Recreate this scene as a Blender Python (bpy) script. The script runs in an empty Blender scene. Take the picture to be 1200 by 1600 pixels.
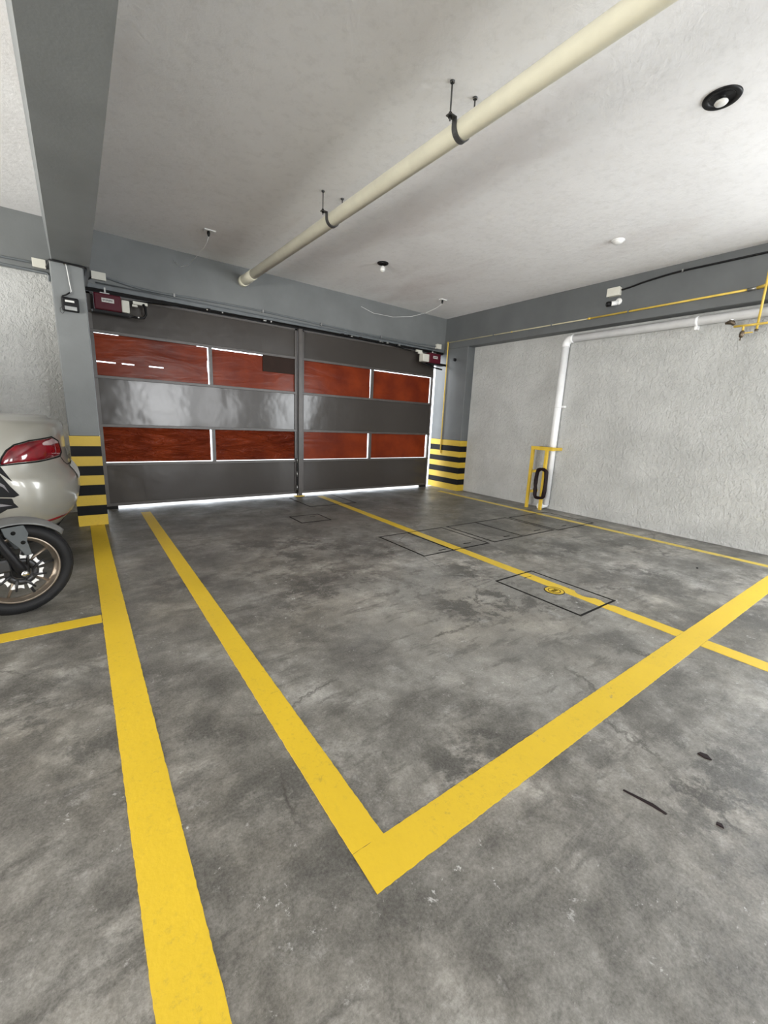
import bpy, bmesh, math, random
from mathutils import Vector, Matrix

random.seed(7)
SC = bpy.context.scene
COL = SC.collection
PI = math.pi
R = math.radians

# ------------------------------------------------------------------ camera
def set_camera():
    f, yaw, pitch, roll = 645.60, 0.6389, 0.2141, 0.0458
    fwd = Vector((math.sin(yaw)*math.cos(pitch), math.cos(yaw)*math.cos(pitch), -math.sin(pitch)))
    right = Vector((math.cos(yaw), -math.sin(yaw), 0))
    up = right.cross(fwd)
    r2 = right*math.cos(roll)+up*math.sin(roll)
    u2 = -right*math.sin(roll)+up*math.cos(roll)
    cd = bpy.data.cameras.new('camera')
    cam = bpy.data.objects.new('camera', cd)
    COL.objects.link(cam)
    cd.sensor_fit = 'VERTICAL'
    cd.sensor_height = 24.0
    cd.lens = 24.0*f/1600.0
    cd.clip_start = 0.02
    m = Matrix((r2, u2, -fwd)).transposed().to_4x4()
    m.translation = Vector((0, 0, 1.15))
    cam.matrix_world = m
    SC.camera = cam
set_camera()

# ------------------------------------------------------------------ light
VS = SC.view_settings
SC.display_settings.display_device = 'sRGB'
VS.view_transform = 'Standard'
VS.look = 'None'
VS.gamma = 1.0
VS.use_curve_mapping = False
VS.exposure = -0.05

w = bpy.data.worlds.new('world'); SC.world = w
w.use_nodes = True
bg = w.node_tree.nodes['Background']
bg.inputs['Color'].default_value = (0.86, 0.93, 1.0, 1)
bg.inputs['Strength'].default_value = 4.5

def area(name, loc, target, sx, sy, power, col=(1, 1, 1), spread=PI):
    ld = bpy.data.lights.new(name, 'AREA')
    ld.shape = 'RECTANGLE'; ld.size = sx; ld.size_y = sy
    ld.energy = power; ld.color = col; ld.spread = spread
    o = bpy.data.objects.new(name, ld); COL.objects.link(o)
    o.location = loc
    o.rotation_euler = (Vector(target)-Vector(loc)).to_track_quat('-Z', 'Y').to_euler()
    return o
# daylight entering through the openings behind and beside the camera
area('daylight_rear_opening', (2.6, -6.2, 1.5), (2.6, 0, 2.0), 1.5, 2.2, 230, (0.96, 0.98, 1.0))
area('daylight_rear_side_opening', (4.6, -6.2, 1.5), (4.4, 0, 1.8), 0.8, 2.2, 100, (0.96, 0.98, 1.0))
area('daylight_right_opening', (5.5, -0.75, 1.25), (1.8, -0.25, 0.9), 1.9, 1.9, 230, (0.93, 0.97, 1.0))
area('daylight_left_opening', (-5.8, 2.0, 1.05), (-1.0, 2.8, 2.9), 6.0, 1.8, 1000, (1.0, 0.98, 0.93))
# added fill lamps behind the viewer, aimed down so floor bounce lifts the ceiling
area('bounce_fill', (2.9, -4.2, 2.93), (2.9, -4.2, 0), 4.6, 2.4, 250, (0.98, 0.985, 1.0), R(45))
area('bounce_fill_left', (-3.6, -2.6, 2.93), (-3.6, -2.6, 0), 3.0, 3.0, 400, (1.0, 0.98, 0.95), R(45))
area('street_sun_patch', (2.7, 9.0, 4.0), (2.7, 6.2, 0.0), 6.0, 2.0, 500, (1.0, 0.98, 0.95))

# ------------------------------------------------------------------ helpers
class MB:
    """collects simple solids into one mesh"""
    def __init__(s): s.v = []; s.f = []; s.sm = []
    def add(s, vs, fs, smooth=False):
        n = len(s.v); s.v += [tuple(p) for p in vs]
        s.f += [tuple(i+n for i in f) for f in fs]; s.sm += [smooth]*len(fs)
        return s
    def box(s, x0, x1, y0, y1, z0, z1, c=0.0):
        if c <= 0:
            vs = [(x, y, z) for z in (z0, z1) for y in (y0, y1) for x in (x0, x1)]
            return s.add(vs, [(0,2,3,1),(4,5,7,6),(0,1,5,4),(2,6,7,3),(0,4,6,2),(1,3,7,5)])
        # chamfered box: octagonal slices
        def ring(z, i):
            a, b, d, e = x0+i, x1-i, y0+i, y1-i
            k = c
            return [(a+k,d,z),(b-k,d,z),(b,d+k,z),(b,e-k,z),(b-k,e,z),(a+k,e,z),(a,e-k,z),(a,d+k,z)]
        vs = ring(z0, c)+ring(z0+c, 0)+ring(z1-c, 0)+ring(z1, c)
        fs = [tuple(range(7,-1,-1)), tuple(range(24,32))]
        for l in range(3):
            for i in range(8):
                j = (i+1) % 8
                fs.append((l*8+i, l*8+j, l*8+8+j, l*8+8+i))
        return s.add(vs, fs)
    def tube(s, pts, r, seg=12, closed=False, caps=True):
        pts = [Vector(p) for p in pts]; n = len(pts)
        rs = r if isinstance(r, (list, tuple)) else [r]*n
        vs = []; prev = None
        for i, p in enumerate(pts):
            if closed: t = pts[(i+1) % n]-pts[i-1]
            else: t = pts[min(i+1, n-1)]-pts[max(i-1, 0)]
            t.normalize()
            if prev is None:
                a = Vector((0,0,1)) if abs(t.z) < .9 else Vector((1,0,0))
                u = t.cross(a).normalized()
            else:
                u = (prev-t*prev.dot(t)).normalized()
            prev = u; q = t.cross(u)
            for k in range(seg):
                an = 2*PI*k/seg
                vs.append(p+(u*math.cos(an)+q*math.sin(an))*rs[i])
        fs = []
        for i in range(n if closed else n-1):
            for k in range(seg):
                a = i*seg+k; b = i*seg+(k+1) % seg; j = (i+1) % n
                fs.append((a, b, j*seg+(k+1) % seg, j*seg+k))
        s.add(vs, fs, True)
        if caps and not closed:
            m = len(s.v)-len(vs)
            s.f.append(tuple(m+k for k in range(seg-1,-1,-1))); s.sm.append(False)
            s.f.append(tuple(m+(n-1)*seg+k for k in range(seg))); s.sm.append(False)
        return s
    def cyl(s, p0, p1, r, seg=16): return s.tube([p0, p1], r, seg)
    def lathe(s, prof, origin=(0,0,0), axis='Z', seg=24, a0=0, a1=2*PI):
        """prof: list of (radius, height)"""
        full = abs(a1-a0-2*PI) < 1e-6
        m = seg if full else seg+1
        vs = []
        for r, h in prof:
            for k in range(m):
                a = a0+(a1-a0)*k/seg
                x, y, z = r*math.cos(a), r*math.sin(a), h
                if axis == 'Y': x, y, z = x, h, y
                if axis == 'X': x, y, z = h, x, y
                vs.append((origin[0]+x, origin[1]+y, origin[2]+z))
        fs = []
        for i in range(len(prof)-1):
            for k in range(seg):
                k2 = (k+1) % m
                fs.append((i*m+k, i*m+k2, (i+1)*m+k2, (i+1)*m+k))
        return s.add(vs, fs, True)
    def prism(s, poly, axis, h0, h1):
        """poly in the two other axes (in XYZ order), extruded along axis"""
        def P(a, b, h):
            return {'X': (h,a,b), 'Y': (a,h,b), 'Z': (a,b,h)}[axis]
        n = len(poly)
        vs = [P(a,b,h0) for a,b in poly]+[P(a,b,h1) for a,b in poly]
        fs = [tuple(range(n-1,-1,-1)), tuple(range(n,2*n))]
        fs += [(i,(i+1)%n,n+(i+1)%n,n+i) for i in range(n)]
        return s.add(vs, fs)
    def grid(s, fn, nu, nv, smooth=True):
        vs = [fn(i/nu, j/nv) for i in range(nu+1) for j in range(nv+1)]
        fs = [(i*(nv+1)+j, (i+1)*(nv+1)+j, (i+1)*(nv+1)+j+1, i*(nv+1)+j+1) for i in range(nu) for j in range(nv)]
        return s.add(vs, fs, smooth)

def obj(name, mb, mat, parent=None, local=False, bevel=0, solid=0):
    me = bpy.data.meshes.new(name)
    off = Vector((0,0,0))
    if parent is not None and not local:
        p = parent
        while p is not None: off += p.location; p = p.parent
    if parent is None and not local:
        # origin at the base of the mesh
        xs = [v[0] for v in mb.v]; ys = [v[1] for v in mb.v]; zs = [v[2] for v in mb.v]
        off = Vector(((min(xs)+max(xs))/2, (min(ys)+max(ys))/2, min(zs)))
    me.from_pydata([tuple(Vector(v)-off) for v in mb.v], [], mb.f)
    for p, sm in zip(me.polygons, mb.sm): p.use_smooth = sm
    bm = bmesh.new(); bm.from_mesh(me)
    bmesh.ops.recalc_face_normals(bm, faces=bm.faces)
    bm.to_mesh(me); bm.free()
    me.materials.append(mat)
    o = bpy.data.objects.new(name, me); COL.objects.link(o)
    if parent is not None: o.parent = parent
    elif not local: o.location = off
    if bevel:
        b = o.modifiers.new('bevel', 'BEVEL'); b.width = bevel; b.segments = 2
        b.limit_method = 'ANGLE'; b.angle_limit = R(40)
    if solid:
        b = o.modifiers.new('thickness', 'SOLIDIFY'); b.thickness = solid; b.offset = 0
    return o
def tag(o, label=None, cat=None, group=None, kind=None):
    for k, v in (('label', label), ('category', cat), ('group', group), ('kind', kind)):
        if v: o[k] = v
    return o
def thing(name, label, cat, loc=(0,0,0), group=None, rotz=0):
    o = bpy.data.objects.new(name, None); COL.objects.link(o)
    o.empty_display_size = .1
    o.location = loc; o.rotation_euler = (0,0,rotz)
    return tag(o, label, cat, group)
def struct(name, mb, mat, parent=None, **k):
    o = obj(name, mb, mat, parent, **k)
    if parent is None: o['kind'] = 'structure'
    return o
def dup(root, loc, label, name=None):
    r = root.copy(); COL.objects.link(r); r.location = loc; r['label'] = label
    for ch in list(root.children):
        c = ch.copy(); COL.objects.link(c); c.parent = r
        for g in ch.children:
            d = g.copy(); COL.objects.link(d); d.parent = c
    return r

# ------------------------------------------------------------------ materials
class NT:
    def __init__(s, name):
        s.m = bpy.data.materials.new(name); s.m.use_nodes = True
        s.t = s.m.node_tree; s.b = s.t.nodes['Principled BSDF']
        s.geo = None
    def n(s, typ, **kw):
        nd = s.t.nodes.new(typ)
        for k, v in kw.items(): setattr(nd, k, v)
        return nd
    def link(s, a, b): s.t.links.new(a, b)
    def pos(s, scale=(1,1,1)):
        if s.geo is None:
            s.geo = s.n('ShaderNodeNewGeometry')
        mp = s.n('ShaderNodeMapping')
        mp.inputs['Scale'].default_value = scale
        s.link(s.geo.outputs['Position'], mp.inputs['Vector'])
        return mp.outputs['Vector']
    def noise(s, scale, detail=4, rough=.55, dist=0, vec=None, squash=(1,1,1)):
        nd = s.n('ShaderNodeTexNoise')
        nd.inputs['Scale'].default_value = scale; nd.inputs['Detail'].default_value = detail
        nd.inputs['Roughness'].default_value = rough; nd.inputs['Distortion'].default_value = dist
        s.link(vec or s.pos(squash), nd.inputs['Vector'])
        return nd.outputs['Fac']
    def ramp(s, fac, stops):
        r = s.n('ShaderNodeValToRGB'); e = r.color_ramp.elements
        while len(e) < len(stops): e.new(.5)
        for el, (p, c) in zip(e, stops):
            el.position = p
            el.color = (c, c, c, 1) if not isinstance(c, (tuple, list)) else tuple(c)+(1,)
        s.link(fac, r.inputs['Fac'])
        return r.outputs['Color']
    def mix(s, fac, a, b, mode='MIX'):
        m = s.n('ShaderNodeMix', data_type='RGBA', blend_type=mode)
        for sock, v in ((m.inputs['Factor'], fac), (m.inputs['A'], a), (m.inputs['B'], b)):
            if isinstance(v, (int, float)): sock.default_value = v if sock.type == 'VALUE' else (v,v,v,1)
            elif isinstance(v, tuple): sock.default_value = v+(1,) if len(v) == 3 else v
            else: s.link(v, sock)
        return m.outputs['Result']
    def math(s, op, a, b=0):
        m = s.n('ShaderNodeMath', operation=op)
        for sock, v in ((m.inputs[0], a), (m.inputs[1], b)):
            if isinstance(v, (int, float)): sock.default_value = v
            else: s.link(v, sock)
        return m.outputs[0]
    def bump(s, h, strength, dist=.01, prev=None):
        b = s.n('ShaderNodeBump'); b.inputs['Strength'].default_value = strength
        b.inputs['Distance'].default_value = dist
        s.link(h, b.inputs['Height'])
        if prev is not None: s.link(prev, b.inputs['Normal'])
        return b.outputs['Normal']
    def out(s, color, rough=.5, metal=0, normal=None, spec=None):
        for nm, v in (('Base Color', color), ('Roughness', rough), ('Metallic', metal)):
            sock = s.b.inputs[nm]
            if isinstance(v, (int, float)): sock.default_value = v
            elif isinstance(v, tuple): sock.default_value = v+(1,)
            else: s.link(v, sock)
        if normal is not None: s.link(normal, s.b.inputs['Normal'])
        if spec is not None: s.b.inputs['Specular IOR Level'].default_value = spec
        return s.m

def sr(r, g, b):
    """sRGB 0-255 to linear"""
    return tuple(((c/255)/12.92 if c/255 <= .04045 else ((c/255+.055)/1.055)**2.4) for c in (r, g, b))
def plain(name, col, rough=.5, metal=0, amt=.12, scale=9, bump=0, bscale=80, spec=None):
    """a painted or moulded surface with slight procedural unevenness"""
    t = NT(name)
    f = t.noise(scale, 5)
    c = t.mix(t.ramp(f, [(.3, 0.0), (.7, 1.0)]), tuple(x*(1-amt) for x in col), tuple(min(1, x*(1+amt)) for x in col))
    nm = t.bump(t.noise(bscale, 3), bump, .004) if bump else None
    return t.out(c, rough, metal, nm, spec)

def m_concrete(name, tone=1.0):
    t = NT(name)
    K = lambda v: tuple(x*tone for x in v)
    big = t.noise(.50, 4, .6, .2)
    mid = t.noise(2.2, 14, .76, .12)
    c = t.ramp(mid, [(.37, K((.062,.058,.051))), (.46, K((.145,.139,.124))), (.54, K((.245,.237,.218))), (.65, K((.46,.45,.425)))])
    c = t.mix(t.ramp(big, [(.42, 0.0), (.60, 1.0)]), c, (.66,.65,.61), 'MULTIPLY')
    # big pale patch where the bay floor is worn bare
    dn = t.n('ShaderNodeVectorMath', operation='DISTANCE'); t.link(t.pos(), dn.inputs[0]); dn.inputs[1].default_value = (1.95, 1.75, 0)
    pr = t.math('ADD', dn.outputs['Value'], t.math('MULTIPLY', t.noise(1.8, 8, .7), 1.6))
    pm = t.ramp(t.math('MULTIPLY', pr, .4), [(.52, .5), (.80, 0.0)])
    c = t.mix(pm, c, t.mix(.55, c, (.50,.49,.46)))
    # faint olive and brown staining
    hue = t.ramp(t.noise(1.1, 4, .6, .3), [(.42, 0.0), (.60, .8)])
    c = t.mix(hue, c, (1.0,.955,.90), 'MULTIPLY')
    # dark blotches, tyre grime
    bl = t.ramp(t.noise(3.0, 12, .78, .25), [(.49, 0.0), (.55, .85)])
    bl2 = t.ramp(t.noise(.95, 3, .5, .2), [(.44, .05), (.58, 1.0)])
    c = t.mix(t.math('MULTIPLY', bl, bl2), c, (.040,.037,.031))
    # streaky short scuffs lying across the bays
    st = t.ramp(t.noise(7.0, 8, .7, .2, squash=(.45,1.6,1)), [(.54, 0.0), (.62, .60)])
    c = t.mix(st, c, (.055,.051,.044))
    # worn pale scuffs and lime flecks
    ps = t.ramp(t.noise(5.0, 13, .82, .2), [(.57, 0.0), (.66, .55)])
    c = t.mix(ps, c, (.44,.435,.415))
    fk = t.ramp(t.noise(19, 9, .80, .2), [(.61, 0.0), (.635, .9)])
    fm = t.ramp(t.noise(1.4, 3, .5), [(.45, .12), (.62, 1.0)])
    c = t.mix(t.math('MULTIPLY', fk, fm), c, (.66,.66,.64))
    # darker towards the gate, with a noise-broken edge
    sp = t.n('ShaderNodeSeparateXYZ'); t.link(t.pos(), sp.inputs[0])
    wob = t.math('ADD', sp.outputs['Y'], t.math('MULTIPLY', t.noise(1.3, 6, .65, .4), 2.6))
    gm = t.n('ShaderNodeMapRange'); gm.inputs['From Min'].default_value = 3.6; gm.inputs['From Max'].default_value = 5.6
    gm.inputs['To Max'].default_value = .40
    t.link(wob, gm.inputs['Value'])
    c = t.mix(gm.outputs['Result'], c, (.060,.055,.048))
    # grain and pits
    gr = t.noise(120, 6, .8)
    c = t.mix(t.ramp(gr, [(.35, 0.0), (.65, 1.0)]), t.mix(.30, c, (.02,.02,.018)), t.mix(.16, c, (.5,.49,.47)))
    pit = t.ramp(t.noise(24, 6, .7), [(.27, 1.0), (.33, 0.0)])
    c = t.mix(t.math('MULTIPLY', pit, .6), c, (.03,.03,.027))
    # hairline cracks
    v = t.n('ShaderNodeTexVoronoi', feature='DISTANCE_TO_EDGE'); v.inputs['Scale'].default_value = .42
    wv = t.n('ShaderNodeTexNoise'); wv.inputs['Scale'].default_value = 2.2; wv.inputs['Detail'].default_value = 9
    wv.inputs['Roughness'].default_value = .7
    t.link(t.pos(), wv.inputs['Vector'])
    sc = t.n('ShaderNodeVectorMath', operation='SCALE'); sc.inputs['Scale'].default_value = .30
    t.link(wv.outputs['Color'], sc.inputs[0])
    ad = t.n('ShaderNodeVectorMath', operation='ADD')
    t.link(t.pos(), ad.inputs[0]); t.link(sc.outputs[0], ad.inputs[1]); t.link(ad.outputs[0], v.inputs['Vector'])
    cr = t.ramp(v.outputs['Distance'], [(.0, 1.0), (.0032, 0.0)])
    crm = t.ramp(t.noise(2.2, 3), [(.46, 0.0), (.56, .7)])
    c = t.mix(t.math('MULTIPLY', cr, crm), c, (.030,.027,.022))
    ro = t.ramp(t.noise(2.6, 8, .7), [(.3, .30), (.7, .60)])
    nm = t.bump(t.noise(45, 8, .7), .35, .003)
    nm = t.bump(t.noise(7, 9, .65), .30, .012, nm)
    return t.out(c, ro, 0, nm)
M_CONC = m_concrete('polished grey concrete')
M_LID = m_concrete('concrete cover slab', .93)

def m_paint(name, col, worn=.66):
    t = NT(name)
    f = t.noise(1.6, 5)
    c = t.mix(t.ramp(f, [(.3, 0.0), (.7, 1.0)]), tuple(x*.90 for x in col), col)
    wear = t.ramp(t.noise(9, 10, .75, .5), [(worn, 0.0), (worn+.06, 1.0)])
    c = t.mix(t.math('MULTIPLY', wear, .75), c, (.16,.15,.13))
    dirt = t.ramp(t.noise(38, 9, .78), [(.54, 0.0), (.66, .50)])
    dm = t.ramp(t.noise(2.2, 3), [(.42, .15), (.6, 1.0)])
    dirt = t.math('MULTIPLY', dirt, dm)
    c = t.mix(dirt, c, (.30,.22,.05))
    nm = t.bump(t.noise(55, 5, .6), .25, .003)
    return t.out(c, .42, 0, nm)
M_LINE = m_paint('yellow floor paint', (.68,.465,.026))
M_LINE_OLD = m_paint('worn yellow floor paint', (.62,.46,.06), .56)
M_BANDY = m_paint('yellow gloss paint on column', (.56,.38,.030), .75)
M_BANDK = plain('black gloss paint on column', (.007,.007,.008), .4, spec=.12)

def m_stucco():
    t = NT('rough white stucco')
    c = t.mix(t.ramp(t.noise(2.5, 6), [(.35, 0.0), (.65, 1.0)]), (.49,.495,.485), (.58,.585,.575))
    c = t.mix(t.ramp(t.noise(14, 8, .7, .4), [(.60, 0.0), (.72, .35)]), c, (.40,.40,.39))
    h1 = t.noise(17, 7, .70, .5, squash=(1,1,.75))
    h2 = t.ramp(t.noise(34, 4, .6, .4, squash=(1,1,.7)), [(.45, 0.0), (.62, 1.0)])
    nm = t.bump(h1, .75, .028)
    nm = t.bump(h2, .5, .012, nm)
    return t.out(c, .75, 0, nm, .3)
M_STUC = m_stucco()
def m_ceiling():
    t = NT('lime plaster ceiling')
    c = t.mix(t.ramp(t.noise(.9, 6, .6, .4), [(.32, 0.0), (.68, 1.0)]), (.79,.78,.78), (.87,.865,.87))
    c = t.mix(t.ramp(t.noise(1.4, 4, .5, .3, squash=(1,.35,1)), [(.56, 0.0), (.72, .30)]), c, (.50,.42,.40))
    c = t.mix(t.ramp(t.noise(16, 6, .7), [(.5, 0.0), (.75, .25)]), c, (.50,.49,.47))
    nm = t.bump(t.noise(14, 8, .65, .3), .35, .012)
    nm = t.bump(t.noise(90, 4, .6), .3, .002, nm)
    return t.out(c, .8, 0, nm, .25)
M_CEIL = m_ceiling()
M_GREY = plain('blue grey wall paint', (.160,.170,.172), .55, amt=.10, scale=3, bump=.15, bscale=60)
M_GREY_SHADE = plain('blue grey wall paint in shade', (.112,.120,.124), .55, amt=.10, scale=3, bump=.15, bscale=60)  # darker copy of the blue grey paint; shade put into the colour
M_GREYP = plain('blue grey conduit paint', (.13,.145,.155), .4)
def m_gate():
    t = NT('dark brown enamelled sheet steel')
    c = t.mix(t.ramp(t.noise(2, 2, .5, squash=(1,1,.3)), [(.2, 0.0), (.8, 1.0)]), (.046,.040,.036), (.054,.047,.042))
    nm = t.bump(t.noise(2.2, 3, .5, squash=(1,1,.8)), .28, .035)
    return t.out(c, .18, 0, nm, .40)
M_GATE = m_gate()
M_RAIL = plain('brown enamel on angle iron', (.070,.061,.056), .35, amt=.15)
M_TRACK = plain('black oily steel', (.007,.0065,.0065), .55, amt=.3, spec=.15)
def m_red(name, wrinkle):
    t = NT(name)
    c = t.mix(t.ramp(t.noise(3, 4), [(.3, 0.0), (.7, 1.0)]), (.145,.022,.009), (.26,.043,.012))
    if wrinkle:
        nm = t.bump(t.noise(5, 4, .55, 2.4, squash=(.6,1,2.2)), 1.0, .07)
        nm = t.bump(t.noise(20, 3, .5, 1.0, squash=(.7,1,1.6)), .3, .012, nm)
    else:
        nm = t.bump(t.noise(3, 3, .5, 1.0, squash=(.5,1,2)), .25, .02)
    t.out(c, .20, 0, nm, .13)
    tr = t.n('ShaderNodeBsdfTranslucent')
    t.link(c, tr.inputs['Color'])
    mx = t.n('ShaderNodeMixShader'); mx.inputs['Fac'].default_value = .16
    t.link(t.b.outputs[0], mx.inputs[1]); t.link(tr.outputs[0], mx.inputs[2])
    t.link(mx.outputs[0], t.t.nodes['Material Output'].inputs['Surface'])
    return t.m
M_RED = m_red('red brown plastic sheet', False)
M_REDW = m_red('wrinkled red plastic film', True)
M_PVC = plain('cream pvc', (.86,.83,.67), .38, amt=.05)
M_PVCW = plain('white painted pvc', (.88,.89,.90), .35, amt=.05)
M_STEEL = plain('dull galvanised steel', (.33,.33,.32), .4, 1, amt=.2)
M_STRAP = plain('dark grey steel strap', (.075,.075,.075), .45, .3)
M_BLACK = plain('black plastic', (.008,.008,.009), .4, spec=.2)
M_BLACKM = plain('matt black rubber', (.010,.010,.010), .75, bump=.2, spec=.15)
M_BOX = plain('ivory junction box plastic', (.66,.65,.58), .45, amt=.05)
M_WHITE = plain('white plastic', (.80,.80,.79), .35, amt=.04)
M_MAROON = plain('maroon powder coat', (.075,.005,.014), .35, amt=.1, spec=.25)
M_GAS = plain('yellow gas pipe paint', (.62,.43,.07), .4, amt=.15)
M_GASD = plain('weathered brass valve', (.13,.10,.07), .4, .7, amt=.4)
M_STAND = plain('yellow painted angle iron', (.68,.46,.045), .45, amt=.12)
M_COIL = plain('dark brown rubber hose', (.014,.007,.008), .5, spec=.15)
M_PAPER = plain('printed paper label', (.62,.62,.60), .6, amt=.05)
M_INK = plain('black ink', (.02,.02,.02), .6)
M_PIT = plain('dark joint dirt', (.006,.006,.0055), .9, spec=.05)
M_STREET = plain('sunlit pale street paving', (.55,.54,.52), .8, amt=.1)
M_BARE = plain('unpainted render', (.30,.29,.28), .8)
def m_glass(name, col=(1,1,1), rough=.05):
    t = NT(name)
    t.out(col, rough, 0)
    t.b.inputs['Transmission Weight'].default_value = .55
    return t.m
M_BULB = plain('pearl glass bulb', (.72,.72,.70), .12, amt=.03)
M_CHROME = plain('bright chrome', (.8,.8,.8), .12, 1, amt=.03)
def m_carpaint():
    t = NT('pale champagne car paint')
    t.out(t.mix(t.ramp(t.noise(3, 3), [(.3, 0.0), (.7, 1.0)]), (.27,.262,.23), (.30,.292,.258)), .28, .15)
    t.b.inputs['Coat Weight'].default_value = .55
    t.b.inputs['Coat Roughness'].default_value = .04
    return t.m
M_CAR = m_carpaint()
def m_lamp(name, c1, c2, rough=.08):
    t = NT(name)
    nm = t.bump(t.noise(60, 2, .5, squash=(1,1,.2)), .12, .002)
    t.out(t.mix(t.ramp(t.noise(9, 2), [(.35, 0.0), (.6, 1.0)]), c1, c2), rough, 0, nm)
    t.b.inputs['Coat Weight'].default_value = .5
    return t.m
M_TAIL = m_lamp('red lamp lens', (.085,.002,.006), (.20,.004,.011))
M_TAILC = m_lamp('clear lamp lens', (.30,.20,.20), (.50,.38,.38))
M_TYRE = plain('tyre rubber', (.013,.013,.014), .6, bump=.3, bscale=40, spec=.25)
M_RIM = plain('bronze alloy', (.30,.25,.20), .32, .75, amt=.1)
M_DARKM = plain('dark cast metal', (.04,.04,.042), .38, .5, amt=.3)
M_FEND = plain('satin grey fender plastic', (.15,.15,.145), .3, amt=.1)
M_BRKT = plain('blue grey bracket plastic', (.075,.085,.09), .45)
M_FAIR = plain('glossy black fairing', (.006,.006,.007), .3, spec=.15)
M_FAIRG = plain('grey fairing edge', (.16,.15,.16), .3)
M_DISC = plain('brake disc steel with painted glare', (.92,.92,.92), .35, .15, amt=.02)  # near-white diffuse base stands in for reflections off the disc
M_DGLASS = plain('dark car glass', (.02,.024,.026), .05)
M_SEAT = plain('black vinyl seat', (.02,.02,.02), .55, bump=.2)

# ------------------------------------------------------------------ dimensions
ZC = 2.957            # ceiling
YB = 5.692            # face of the beam over the gate
XR = 5.407            # face of right beam and column
XW = 5.577            # stuccoed right wall
YCOL = 4.97           # front of left column
X0, Y0 = -6.0, -6.4   # far corner of the garage, out of view

# ------------------------------------------------------------------ floor with openings for the service covers
# (x0, x1, y0, y1) of each lid opening
COVERS = [(2.43,3.15,4.93,5.60), (1.95,2.32,4.165,4.50),
          (2.40,2.77,2.60,3.29), (2.77,3.27,2.60,3.29), (3.36,3.84,2.60,3.29), (3.84,4.42,2.60,3.29), (4.48,5.28,2.57,3.27),
          (2.49,2.935,1.20,1.87)]
def floor_mesh():
    xs = sorted(set([X0, XW+.3]+[v for c in COVERS for v in c[:2]]))
    ys = sorted(set([Y0, 5.76]+[v for c in COVERS for v in c[2:]]))
    m = MB()
    for i in range(len(xs)-1):
        for j in range(len(ys)-1):
            cx, cy = (xs[i]+xs[i+1])/2, (ys[j]+ys[j+1])/2
            if any(a < cx < b and c < cy < d for a,b,c,d in COVERS): continue
            m.add([(xs[i],ys[j],0),(xs[i+1],ys[j],0),(xs[i+1],ys[j+1],0),(xs[i],ys[j+1],0)], [(0,1,2,3)])
    for a,b,c,d in COVERS:   # sides of the pits
        m.add([(a,c,0),(b,c,0),(b,d,0),(a,d,0),(a,c,-.05),(b,c,-.05),(b,d,-.05),(a,d,-.05)],
              [(0,1,5,4),(1,2,6,5),(2,3,7,6),(3,0,4,7)])
    return m
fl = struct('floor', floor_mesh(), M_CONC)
# slab under it, so that the joints are closed
struct('trim_1', MB().box(X0, XW+.3, Y0, 5.76, -.20, -.05), M_PIT)
tag(struct('trim_2', MB().box(-8, 14, 5.76, 16, -.14, -.02), M_STREET))

# ------------------------------------------------------------------ walls, ceiling, beams
struct('ceiling', MB().box(X0, XW+.3, Y0, 6.1, ZC, ZC+.2), M_CEIL)
# right: stuccoed wall and beam
struct('wall_right', MB().box(XW, XW+.25, Y0, 5.90, -.05, ZC), M_STUC)
struct('trim_3', MB().box(XR, XW+.001, Y0, YB, 2.452, ZC), M_GREY_SHADE)
# gate side: beam over the gate
struct('wall_gate', MB().box(X0, XR+.001, YB, 5.95, 2.44, ZC), M_GREY)
struct('trim_4', MB().box(.18, XR, YB+.006, 5.93, 2.40, 2.4405), M_GREYP)
# wall left of the column
struct('wall_left', MB().box(X0, -.02, 5.715, 5.93, -.05, 2.44), M_STUC)
struct('wall_side', MB().box(X0-.2, X0, Y0, 5.93, -.05, ZC), M_STUC)
struct('wall_rear', MB().box(X0-.2, XW+.3, Y0-.2, Y0, -.05, ZC), M_STUC)
# long beam running back over the left column; its left face leans outwards a little
struct('trim_5', MB().prism([(-.045,2.40),(.226,2.40),(.226,ZC),(-.088,ZC)], 'Y', Y0, YB), M_GREY)

BAND = [0,.108,.205,.308,.411,.506,.600,.694,.793,.889]
def column(x0, x1, y0, y1, top, label, paint=M_GREY):
    t = thing('column', label, 'column', ((x0+x1)/2, (y0+y1)/2, 0))
    obj('shaft', MB().box(x0, x1, y0, y1, BAND[-1], top, .0), paint, t, bevel=.008)
    for i in range(9):
        g = .0
        obj('painted_band', MB().box(x0-.001, x1+.001, y0-.001, y1, BAND[i], BAND[i+1]), M_BANDY if i % 2 == 0 else M_BANDK, t)
    return t
column(-.066, .178, YCOL, 5.71, 2.40, 'blue grey square column with black and yellow bands behind the pale car')
column(XR, XW+.04, 5.131, 5.90, 2.452, 'blue grey corner column with black and yellow bands right of the gate', M_GREY_SHADE)

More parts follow.
